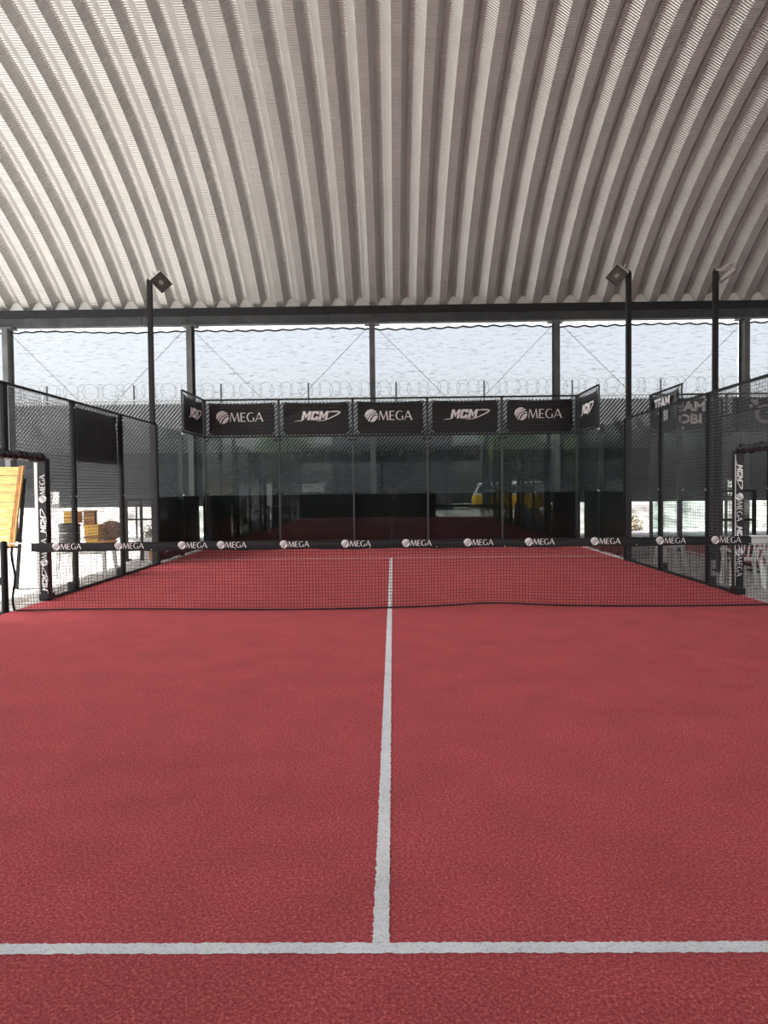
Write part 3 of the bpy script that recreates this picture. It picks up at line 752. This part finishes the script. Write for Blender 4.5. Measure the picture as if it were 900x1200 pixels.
# ------------------------------------------------------------ floodlight poles
def lamp_head(parent, aim, off):
    """LED floodlight: frame local, front face looks along -z before being aimed"""
    rot = Vector(aim).normalized().to_track_quat('-Z', 'Y').to_matrix().to_4x4() @ Matrix.Rotation(R_(38 if aim[0] > 0 else -38), 4, 'Z'); T = Matrix.Translation(Vector(off)) @ rot
    def add(name, bm, m, par=parent):
        for v in bm.verts: v.co = T @ v.co
        return link(name, bm, m, par)
    h = add('floodlight', boxbm((-.19, -.15, -.02), (.19, .15, .06), .012), LAMP_CASE)
    bm = bmesh.new()
    for a, b in (((-.19, -.15), (.19, -.12)), ((-.19, .12), (.19, .15)), ((-.19, -.12), (-.16, .12)), ((.16, -.12), (.19, .12))): box(bm, (a[0], a[1], -.035), (b[0], b[1], -.02))
    add('rim', bm, LAMP_DARK, h)
    add('reflector', boxbm((-.155, -.115, -.026), (.155, .115, -.021)), LAMP_REFL, h)
    add('led_tile', boxbm((-.05, -.035, -.032), (.05, .035, -.027)), LED, h)
    bm = bmesh.new()
    for i in range(7): box(bm, (-.15 + .05 * i - .006, -.11, .06), (-.15 + .05 * i + .006, .11, .10))
    add('cooling_fin', bm, LAMP_CASE, h)
    bm = bmesh.new(); bar(bm, (-.21, 0, .02), (-.21, .0, .16), .012, 4); bar(bm, (.21, 0, .02), (.21, 0, .16), .012, 4); bar(bm, (-.21, 0, .16), (.21, 0, .16), .012, 4)
    add('bracket', bm, LAMP_CASE, h)
def lamp_pole(x, y, lab, aim, off):
    t = thing('floodlight_pole', lab, 'lamp post', (x, y, -.02), 0)
    link('pole', boxbm((-.05, -.05, 0), (.05, .05, 6.10), .006), BLACK_STEEL, t)
    link('base_plate', boxbm((-.12, -.12, 0), (.12, .12, .02)), BLACK_STEEL, t)
    bm = bmesh.new(); bar(bm, (-.03, 0, 6.12), (off[0], off[1], off[2] + .08), .03, 6); link('arm', bm, LAMP_CASE, t)
    bm = bmesh.new(); lathe(bm, [(.03, 0), (.035, .03), (.02, .05)], 8, (-.02 if off[0] > 0 else .02, 0, 6.1)); link('end_cap', bm, LAMP_DARK, t)
    lamp_head(t, aim, off)
lamp_pole(-5.09, 6.08, 'tall black lamp pole with square floodlight on the left of the court', (.55, -.75, -.72), (.28, -.12, 6.02))
lamp_pole(5.09, 6.08, 'tall black lamp pole whose floodlight faces left over the court', (-.55, -.75, -.72), (-.28, -.12, 6.02))
lamp_pole(6.92, 6.08, 'tall black lamp pole at the right whose floodlight turns away to the right', (.75, .15, -.62), (.26, 0, 6.06))
lamp_pole(-5.09, -6.08, 'black lamp pole beside the near half of the court, left side', (.55, .75, -.72), (.28, .12, 6.02))
lamp_pole(5.09, -6.08, 'black lamp pole beside the near half of the court, right side', (-.55, .75, -.72), (-.28, .12, 6.02))

# ------------------------------------------------------------ left side clutter
# plank board on trestle
t = thing('plank_board', 'pale pine plank board with slanted side leaning at the left edge', 'board', (-6.81, 2.25, 0), 0)
zs = [.70 + (1.99 - .70) * i / 9 for i in range(10)]
for i in range(9):
    z0, z1 = zs[i] + .004, zs[i + 1] - .003; dy = .006 * (i % 2)
    e0 = .62 + .20 * (z0 - .7) / 1.29; e1 = .62 + .20 * (z1 - .7) / 1.29
    bm = bmesh.new(); a = [(-.75, -.012 - dy, z0), (e0, -.012 - dy, z0), (e1, -.012 - dy, z1), (-.75, -.012 - dy, z1)]
    A = [bm.verts.new(p) for p in a]; B = [bm.verts.new((p[0], .014, p[2])) for p in a]
    bm.faces.new(A); bm.faces.new(B[::-1])
    for k in range(4): bm.faces.new((A[k], B[k], B[(k + 1) % 4], A[(k + 1) % 4]))
    link('plank', bm, PINE, t)
bm = bmesh.new(); obox(bm, (.63, 0, .68), (1, 0, 0), (0, 1, 0), Vector((.20, 0, 1.33)).normalized(), (0, -.02, 0), (.045, .03, 1.34)); link('edge_batten', bm, PINE_EDGE, t)
bm = bmesh.new(); obox(bm, (.68, 0, .68), (1, 0, 0), (0, 1, 0), Vector((.20, 0, 1.33)).normalized(), (0, -.022, 0), (.016, .03, 1.34)); link('edge_strip', bm, PINE, t)
bm = bmesh.new(); bar(bm, (.69, .06, .0), (.86, .06, 1.80), .022, 4); link('leg', bm, BLACK_STEEL, t)
bm = bmesh.new(); bar(bm, (-.55, .06, .0), (-.45, .06, 1.80), .022, 4); link('leg', bm, BLACK_STEEL, t)
bm = bmesh.new(); bar(bm, (-.5, .05, .68), (.74, .05, .68), .02, 4); link('crossbar', bm, BLACK_STEEL, t)
t = thing('wooden_post', 'dark maroon wooden post at the left edge in front of the plank board', 'post', (-5.83, .95, 0))
link('shaft', boxbm((-.13, -.05, .50), (.06, .05, 1.22), .008), MAROON, t); link('foot', boxbm((-.10, -.04, 0), (-.02, .04, .50)), BLACK_STEEL, t); link('brace', boxbm((-.14, -.06, .22), (.08, .06, .36)), BLACK_STEEL, t)

def plastic_table(W, D, H, loc, rz, lab):
    t = thing('plastic_table', lab, 'table', loc, rz)
    link('table_top', boxbm((-W / 2, -D / 2, H - .035), (W / 2, D / 2, H), .012), PLASTIC, t)
    bm = bmesh.new(); 
    for a, b in (((-W / 2 + .03, -D / 2 + .03), (W / 2 - .03, -D / 2 + .045)), ((-W / 2 + .03, D / 2 - .045), (W / 2 - .03, D / 2 - .03))): box(bm, (a[0], a[1], H - .09), (b[0], b[1], H - .036))
    link('apron', bm, PLASTIC, t)
    for sx in (-1, 1):
        for sy in (-1, 1):
            bm = bmesh.new(); bar(bm, (sx * (W / 2 - .07), sy * (D / 2 - .07), H - .04), (sx * (W / 2 - .03), sy * (D / 2 - .03), 0), .032, 4, .022); link('leg', bm, PLASTIC, t)
    return t
def plastic_chair():
    t = thing('plastic_chair', '', 'chair', (0, 0, 0), 0, 'white plastic chairs beside the court')
    bm = bmesh.new(); V = []
    for i in range(9):
        row = []
        for j in range(9):
            u, v = i / 8 - .5, j / 8 - .5; row.append(bm.verts.new((u * (.44 - .05 * v), v * .42, .43 - .02 * (1 - (2 * u) ** 2) * (1 - (2 * v) ** 2) + .012 * v)))
        V.append(row)
    for i in range(8):
        for j in range(8): bm.faces.new((V[i][j], V[i + 1][j], V[i + 1][j + 1], V[i][j + 1]))
    bmesh.ops.solidify(bm, geom=bm.faces[:], thickness=.02); link('seat', bm, PLASTIC, t, smooth=True)
    def bp(u, z): return Vector((u * (.22 + .02 * z), -.21 - .16 * z - .03 * (1 - u * u), .43 + .32 * z))
    bm = bmesh.new()
    def strip(us, zs, th=.018):
        for a, b in zip(us, us[1:]):
            for c, d in zip(zs, zs[1:]):
                q = [bp(a, c), bp(b, c), bp(b, d), bp(a, d)]; A = [bm.verts.new(p) for p in q]; B = [bm.verts.new(p + Vector((0, -th, 0))) for p in q]
                bm.faces.new(A); bm.faces.new(B[::-1])
                for k in range(4): bm.faces.new((A[k], B[k], B[(k + 1) % 4], A[(k + 1) % 4]))
    strip([-1, -.84], [0, .3, .6, .8]); strip([.84, 1], [0, .3, .6, .8]); strip([-1, -.6, -.2, .2, .6, 1], [.78, .92, 1.0]); strip([-1, -.5, 0, .5, 1], [0, .14])
    link('backrest', bm, PLASTIC, t)
    for k in range(5):
        u = -.62 + .31 * k; bm_ = bm = bmesh.new(); strip([u - .055, u + .055], [.14, .45, .78]); link('slat', bm, PLASTIC, t)
    for sx in (-1, 1):
        bm = bmesh.new(); tube(bm, [bp(sx, .42), (sx * .27, -.1, .60), (sx * .275, .1, .60), (sx * .26, .19, .58), (sx * .245, .20, .44)], [.018, .026, .028, .026, .022], 6); link('armrest', bm, PLASTIC, t)
        bm = bmesh.new(); bar(bm, (sx * .21, .19, .43), (sx * .26, .24, 0), .030, 4, .022); link('leg', bm, PLASTIC, t)
        bm = bmesh.new(); bar(bm, (sx * .20, -.20, .43), (sx * .24, -.29, 0), .030, 4, .022); link('leg', bm, PLASTIC, t)
    return t
plastic_table(.95, .70, .53, (-5.72, 4.1, -.02), .05, 'low white plastic table holding a black drum left of the court')
t = thing('black_drum', 'black plastic drum standing on the low white table', 'drum', (-6.02, 4.05, .51))
bm = bmesh.new(); lathe(bm, [(.17, 0), (.185, .02), (.185, .16), (.195, .18), (.185, .20), (.19, .40), (.20, .42), (.20, .455), (.18, .46)], 28); link('body', bm, DRUM, t, smooth=False)
bm = bmesh.new(); lathe(bm, [(.17, .461), (.17, .475), (.10, .48)], 24); link('lid', bm, DRUM, t)
bm = bmesh.new(); tube(bm, [(.205 * math.cos(a * math.pi / 10), .205 * math.sin(a * math.pi / 10), .30) for a in range(20)], .005, 4, True); link('hoop', bm, GALV, t)
def crate(name, lab, loc, sx, sy, sz, m, taper=.0, cat='box'):
    t = thing(name, lab, cat, loc, .1)
    bm = bmesh.new(); box(bm, (-sx / 2, -sy / 2, 0), (sx / 2, sy / 2, sz))
    for v in bm.verts:
        if v.co.z < .001: v.co.x *= 1 - taper; v.co.y *= 1 - taper
    bmesh.ops.bevel(bm, geom=list(bm.edges), offset=.006, segments=1, affect='EDGES'); link('body', bm, m, t)
    bm = bmesh.new(); box(bm, (-sx / 2 - .012, -sy / 2 - .012, sz + .001), (sx / 2 + .012, sy / 2 + .012, sz + .02)); link('lid', bm, m, t)
    bm = bmesh.new(); box(bm, (-sx / 2 - .001, -sy / 2 - .004, sz * .45), (sx / 2 + .001, -sy / 2 + .001, sz * .55)); link('tape', bm, BROWN if m is YELLOW else YELLOW, t)
    return t
crate('cardboard_box', 'yellow cardboard box on top of the black drum', (-5.95, 4.06, .99), .26, .24, .20, YELLOW)
t = crate('yellow_bucket', 'tapered yellow tub beside the black drum', (-5.57, 4.05, .51), .27, .25, .43, YELLOW, .2, 'tub')
crate('brown_box', 'brown cardboard box standing on the yellow tub', (-5.64, 4.10, .961), .20, .18, .24, BROWN)
crate('orange_case', 'flat orange case at the right end of the low white table', (-5.29, 4.05, .51), .26, .22, .12, mat('orange_card', (.62, .30, .06), .6), 0, 'case')
bm = bmesh.new(); bmesh.ops.create_icosphere(bm, subdivisions=3, radius=.20)
for v in bm.verts: v.co = Vector((v.co.x * 1.15, v.co.y * .6, v.co.z)) * (1 + .12 * math.sin(v.co.x * 40) * math.sin(v.co.z * 33))
t = thing('straw_bundle', 'round brown straw bundle above the orange case', 'straw', (-5.36, 4.32, .82)); link('bundle', bm, STRAW, t)
bm = bmesh.new(); bar(bm, (0, 0, -.31), (0, 0, -.05), .02, 6); link('handle', bm, BROWN, t)
crate('orange_crate', 'small orange crate low beside the left court corner', (-5.55, 7.5, -.02), .26, .25, .33, mat('orange_plastic', (.60, .24, .06), .5))
# steel rack outside the left mesh
def steel_frame(loc, rz, W, H, cols, rows, lab, m=BLACK_STEEL, name='steel_rack', cat='rack'):
    t = thing(name, lab, cat, loc, rz)
    for x in cols: link('upright', boxbm((x - .03, -.03, 0), (x + .03, .03, H)), m, t)
    for z in rows: link('crossbar', boxbm((0, -.022, z - .02), (W, .022, z + .02)), m, t)
    for x in (cols[0], cols[-1]): link('foot', boxbm((x - .05, -.20, 0), (x + .05, .20, .03)), m, t)
    return t
steel_frame((-6.05, 7.0, -.02), .12, .62, 1.42, (0, .34, .62), (.35, .95, 1.40), 'dark steel gate frame with crossbars outside the left mesh', name='steel_gate_frame', cat='gate')
steel_frame((6.02, 3.9, -.02), -.1, .62, 1.50, (0, .34, .62), (.35, .95, 1.48), 'dark steel gate frame outside the right mesh behind the padded door post', name='steel_gate_frame', cat='gate')

# ------------------------------------------------------------ right side furniture
plastic_table(.9, .7, .70, (6.22, 2.95, -.02), 0, 'white plastic table at the right edge behind the padded door post')
ch = plastic_chair(); ch.location = (5.52, 1.95, -.02); ch.rotation_euler = (0, 0, -.2); ch['label'] = 'white plastic chair right beside the padded door post on the right'
dup(ch, (6.12, 1.72, -.02), .15, 'white plastic chair with slotted back nearest the right edge of the photo')
plastic_table(.50, .42, .46, (5.56, 5.0, -.02), .1, 'small white plastic side table between right lamp pole and mesh post')

# ------------------------------------------------------------ what stands behind the camera (mirrored in the far glass)
def wallbox(name, a, b, m): return struct(link(name, boxbm(a, b), m))
wb = bpy.data.objects.new('wall_back', None); COL.objects.link(wb); wb['kind'] = 'structure'
bm = bmesh.new(); box(bm, (-16, -20.1, 0), (-4.5, -19.9, 2.8)); link('core', bm, MAUVE, wb)
blk = None
for r in range(14):
    for c in range(28):
        if len(wb.children) > 290: break
        x = -16 + .4 * c + (.2 if r % 2 else 0)
        if blk is None: blk = link('block', boxbm((.004, -.03, .004), (.396, .0, .196)), LIMEW, wb); blk.location = (x, -19.87, .2 * r)
        else: b2 = blk.copy(); COL.objects.link(b2); b2.parent = wb; b2.location = (x, -19.87, .2 * r)
wallbox('wall_back_right', (-4.4, -24.2, -.02), (4.5, -24, 8.5), MAUVE)  # raised above its mirrored part to block sky light behind the camera
wallbox('wall_right_blocker', (28.0, -12, -.02), (28.2, 15, 6.8), BLOCKERM)  # unseen wall, added to keep sky light out on the right

def van(loc, rz):
    t = thing('camper_van', 'yellow and white camper van mirrored in the far glass right of centre', 'van', loc, rz)
    def hull(zs, W, lab, m, par=None):
        # zs rows: (z, x_front, x_back, halfwidth)
        bm = bmesh.new(); rings = []
        for z, xf, xb, hw in zs:
            pts = []; n = 5; r = .22
            for cx, cy, a0 in ((xb - r, hw - r, 0), (xf + r, hw - r, 90), (xf + r, -hw + r, 180), (xb - r, -hw + r, 270)):
                for k in range(n): a = R_(a0 + 90 * k / (n - 1)); pts.append((cx + r * math.cos(a), cy + r * math.sin(a), z))
            rings.append([bm.verts.new(p) for p in pts])
        for A, B in zip(rings, rings[1:]):
            for k in range(len(A)): bm.faces.new((A[k], A[(k + 1) % len(A)], B[(k + 1) % len(A)], B[k]))
        bm.faces.new(rings[0][::-1]); bm.faces.new(rings[-1]); return link(lab, bm, m, par or t, smooth=False)
    hull([(.38, 0.05, 4.38, .82), (.55, 0, 4.42, .86), (1.0, .02, 4.42, .86), (1.16, .07, 4.40, .85)], 0, 'body', VAN_Y)
    hull([(1.165, .08, 4.39, .845), (1.25, .12, 4.36, .83), (1.70, .34, 4.25, .76), (1.80, .36, 4.22, .78)], 0, 'upper_body', VAN_W)
    hull([(1.802, .30, 4.28, .80), (1.88, .40, 4.20, .72), (1.95, .70, 4.0, .52)], 0, 'roof', VAN_W)
    for s in (-1, 1):
        for a, b in ((.42, 1.20), (1.32, 2.15), (2.27, 3.05), (3.17, 4.0)):
            bm = bmesh.new(); q = [(a, s * .838, 1.27), (b, s * .838, 1.27), (b - .02, s * .778, 1.68), (a + (.14 if a < .5 else .02), s * .778, 1.68)]
            A = [bm.verts.new(p) for p in q]; B = [bm.verts.new((p[0], p[1] + s * .012, p[2])) for p in q]; bm.faces.new(B)
            for k in range(4): bm.faces.new((A[k], B[k], B[(k + 1) % 4], A[(k + 1) % 4]))
            link('side_window', bm, mat('van_window', (.02, .022, .025), .1) if 'vw' not in globals() else globals()['vw'], t)
        for x in (.95, 3.35):
            bm = bmesh.new(); lathe(bm, [(.20, -.02), (.33, 0), (.33, .16), (.20, .18)], 20)
            for v in bm.verts: v.co = Vector((x + v.co.x, s * (.70 + v.co.z), .33 + v.co.y))
            wl = link('wheel', bm, RUBBER, t)
            bm = bmesh.new(); lathe(bm, [(.02, .19), (.14, .185), (.18, .18)], 16)
            for v in bm.verts: v.co = Vector((x + v.co.x, s * (.70 + v.co.z), .33 + v.co.y))
            link('hub_cap', bm, CLAMP, wl)
        bm = bmesh.new(); box(bm, (1.26, s * .868 - .004, .5), (1.275, s * .868 + .004, 1.15)); link('door_seam', bm, RUBBER, t)
    bm = bmesh.new(); q = [(.10, -.62, 1.27), (.10, .62, 1.27), (.31, .58, 1.68), (.31, -.58, 1.68)]; A = [bm.verts.new(p) for p in q]; B = [bm.verts.new((p[0] - .02, p[1], p[2])) for p in q]; bm.faces.new(A); bm.faces.new(B[::-1])
    for k in range(4): bm.faces.new((A[k], B[k], B[(k + 1) % 4], A[(k + 1) % 4]))
    link('windscreen', bm, mat('van_screen', (.03, .035, .04), .1), t)
    for z0, x0, x1 in ((.36, -.09, .02), (.36, 4.42, 4.52)): link('bumper', boxbm((x0, -.84, z0), (x1, .84, z0 + .12), .02), VAN_W, t)
    for s in (-1, 1):
        bm = bmesh.new(); lathe(bm, [(.11, 0), (.10, .03), (.04, .05)], 16)
        for v in bm.verts: v.co = Vector((-.0 - v.co.z, s * .58 + v.co.x, .82 + v.co.y))
        link('headlight', bm, CLAMP, t)
    return t
van((4.9, -12.9, -.02), -.0) if False else van((5.2, -14.9, -.02), .55)
def tree(x, y, h, r, lab, seed):
    t = thing('leafy_tree', lab, 'tree', (x, y, -.02), 0, 'trees behind the camera end')
    rnd = random.Random(seed); bm = bmesh.new(); tube(bm, [(0, 0, 0), (.05, .02, h * .3), (-.03, .05, h * .6)], [.18, .14, .09], 8)
    for k in range(6): a = k * 1.05; bar(bm, (0, 0, h * (.35 + .04 * k)), (r * .6 * math.cos(a), r * .6 * math.sin(a), h * .75), .05, 5, .015)
    link('trunk', bm, BARK, t)
    bm = bmesh.new(); cl = [(rnd.uniform(-.6, .6) * r, rnd.uniform(-.6, .6) * r, h * .72 + rnd.uniform(-.45, .5) * r, r * rnd.uniform(.35, .6)) for _ in range(14)]
    for _ in range(7000):
        c = rnd.choice(cl); d = Vector((rnd.gauss(0, 1), rnd.gauss(0, 1), rnd.gauss(0, 1))).normalized() * c[3] * rnd.uniform(.6, 1.05); p = Vector(c[:3]) + d
        a = Vector((rnd.gauss(0, 1), rnd.gauss(0, 1), rnd.gauss(0, .6))).normalized() * .09; b = a.cross(d).normalized() * .05
        bm.faces.new([bm.verts.new(p - a), bm.verts.new(p + b), bm.verts.new(p + a), bm.verts.new(p - b)])
    f = link('foliage', bm, LEAF, t); f['kind'] = 'stuff'
tree(8.2, -21, 6.6, 2.4, 'leafy green tree beyond the van', 1); tree(-8.2, -23, 6.4, 2.2, 'leafy green tree above the white block wall', 2)
tree(13.5, -22, 6.0, 2.3, 'leafy green tree right of the van', 3); tree(1.5, -27, 6.6, 2.4, 'leafy green tree behind the mauve wall', 4)

# the photographer, seen only as a small reflection in the far glass
def skinned(name, m, parent, chains, root=0):
    """chains: lists of (x, y, z, r); equal points are welded so the figure is one surface"""
    vs, rs, es, key = [], [], [], {}
    for ch in chains:
        prev = None
        for x, y, z, r in ch:
            k = (round(x, 4), round(y, 4), round(z, 4))
            if k not in key: key[k] = len(vs); vs.append((x, y, z)); rs.append(r)
            if prev is not None and prev != key[k]: es.append((prev, key[k]))
            prev = key[k]
    bm = bmesh.new(); lay = bm.verts.layers.skin.verify(); bv = [bm.verts.new(v) for v in vs]
    for a, b in es:
        if bm.edges.get((bv[a], bv[b])) is None: bm.edges.new((bv[a], bv[b]))
    for k, v in enumerate(bv): v[lay].radius = (rs[k], rs[k]); v[lay].use_root = (k == root)
    me = bpy.data.meshes.new(name); bm.to_mesh(me); bm.free(); me.materials.append(m)
    o = bpy.data.objects.new(name, me); COL.objects.link(o)
    if parent: o.parent = parent
    sk = o.modifiers.new('skin', 'SKIN'); sk.use_smooth_shade = True
    sb = o.modifiers.new('subd', 'SUBSURF'); sb.levels = 2; sb.render_levels = 2
    return o
pt = thing('person', 'person in grey shirt and dark shorts holding up a phone, mirrored in the far glass', 'person', (0.10, -9.72, 0.0), 0)
arm = []
for sx in (-1, 1):
    W_ = (sx * .07 - .04, .27, 1.50)
    arm.append([(0, 0, 1.32, .105), (sx * .17, 0, 1.40, .055), (sx * .24, .06, 1.17, .042), (W_[0], W_[1], W_[2] - .02, .026), (W_[0], W_[1] + .03, W_[2] + .04, .034)])
    for k in range(4):
        b0 = (W_[0], W_[1] + .03, W_[2] + .04, .034); fx = W_[0] + sx * .0; fz = W_[2] + .02 + .022 * k
        arm.append([b0, (fx - sx * .02, W_[1] + .055, fz + .03, .0095), (fx - sx * (.045 + .004 * k), W_[1] + .062, fz + .035, .0085), (fx - sx * (.062 + .004 * k), W_[1] + .058, fz + .03, .008)])
    arm.append([(W_[0], W_[1] + .03, W_[2] + .04, .034), (W_[0] - sx * .015, W_[1] + .02, W_[2] + .08, .011), (W_[0] - sx * .045, W_[1] + .025, W_[2] + .09, .009)])
legs = [[(0, 0, .96, .12), (sx * .09, 0, .88, .085), (sx * .11, .02, .50, .055), (sx * .12, -.01, .10, .038), (sx * .13, .10, .035, .034), (sx * .135, .16, .03, .026)] for sx in (-1, 1)]
body = skinned('body', SKIN, pt, [[(0, 0, .96, .12), (0, -.01, 1.12, .11), (0, 0, 1.32, .105), (0, .0, 1.46, .05), (0, .01, 1.54, .05), (0, .02, 1.62, .085), (0, .02, 1.70, .075)]] + arm + legs)
skinned('shirt', SHIRT, pt, [[(0, 0, .93, .145), (0, -.01, 1.12, .135), (0, 0, 1.32, .135), (0, 0, 1.43, .075)]] + [[(0, 0, 1.32, .135), (sx * .17, 0, 1.40, .075), (sx * .21, .035, 1.27, .068)] for sx in (-1, 1)])
skinned('shorts', TROUSER, pt, [[(0, 0, 1.0, .14), (0, 0, .92, .135), (sx * .09, 0, .84, .10), (sx * .105, .015, .58, .085)] for sx in (-1, 1)])
bm = bmesh.new(); bmesh.ops.create_uvsphere(bm, u_segments=20, v_segments=12, radius=.105)
for v in bm.verts: v.co = Vector((v.co.x * .92, v.co.y * 1.0 - .005, max(v.co.z, -.03 if v.co.y < 0 else .035) * 1.05 + 1.685))
link('hair', bm, HAIR, pt, smooth=True)
for sx in (-1, 1):
    bm = bmesh.new(); bmesh.ops.create_uvsphere(bm, u_segments=10, v_segments=6, radius=.013)
    for v in bm.verts: v.co += Vector((sx * .032, .098, 1.655))
    link('eye', bm, PHONE, pt, smooth=True)
    link('shoe', boxbm((sx * .13 - .045, -.07, 0), (sx * .13 + .045, .19, .07), .02), PLASTIC, pt)
bm = bmesh.new(); box(bm, (-.012, .09, 1.60), (.012, .125, 1.635)); bmesh.ops.bevel(bm, geom=list(bm.edges), offset=.006, segments=2, affect='EDGES'); link('nose', bm, SKIN, pt, smooth=True)
ph_ = thing('phone', 'dark phone held up by the mirrored person', 'phone', (0.058, -9.352, 1.515)); link('case', boxbm((-.037, -.004, 0), (.037, .004, .15), .003), PHONE, ph_); link('screen', boxbm((-.034, -.0055, .004), (.034, -.0042, .146)), TARP, ph_)
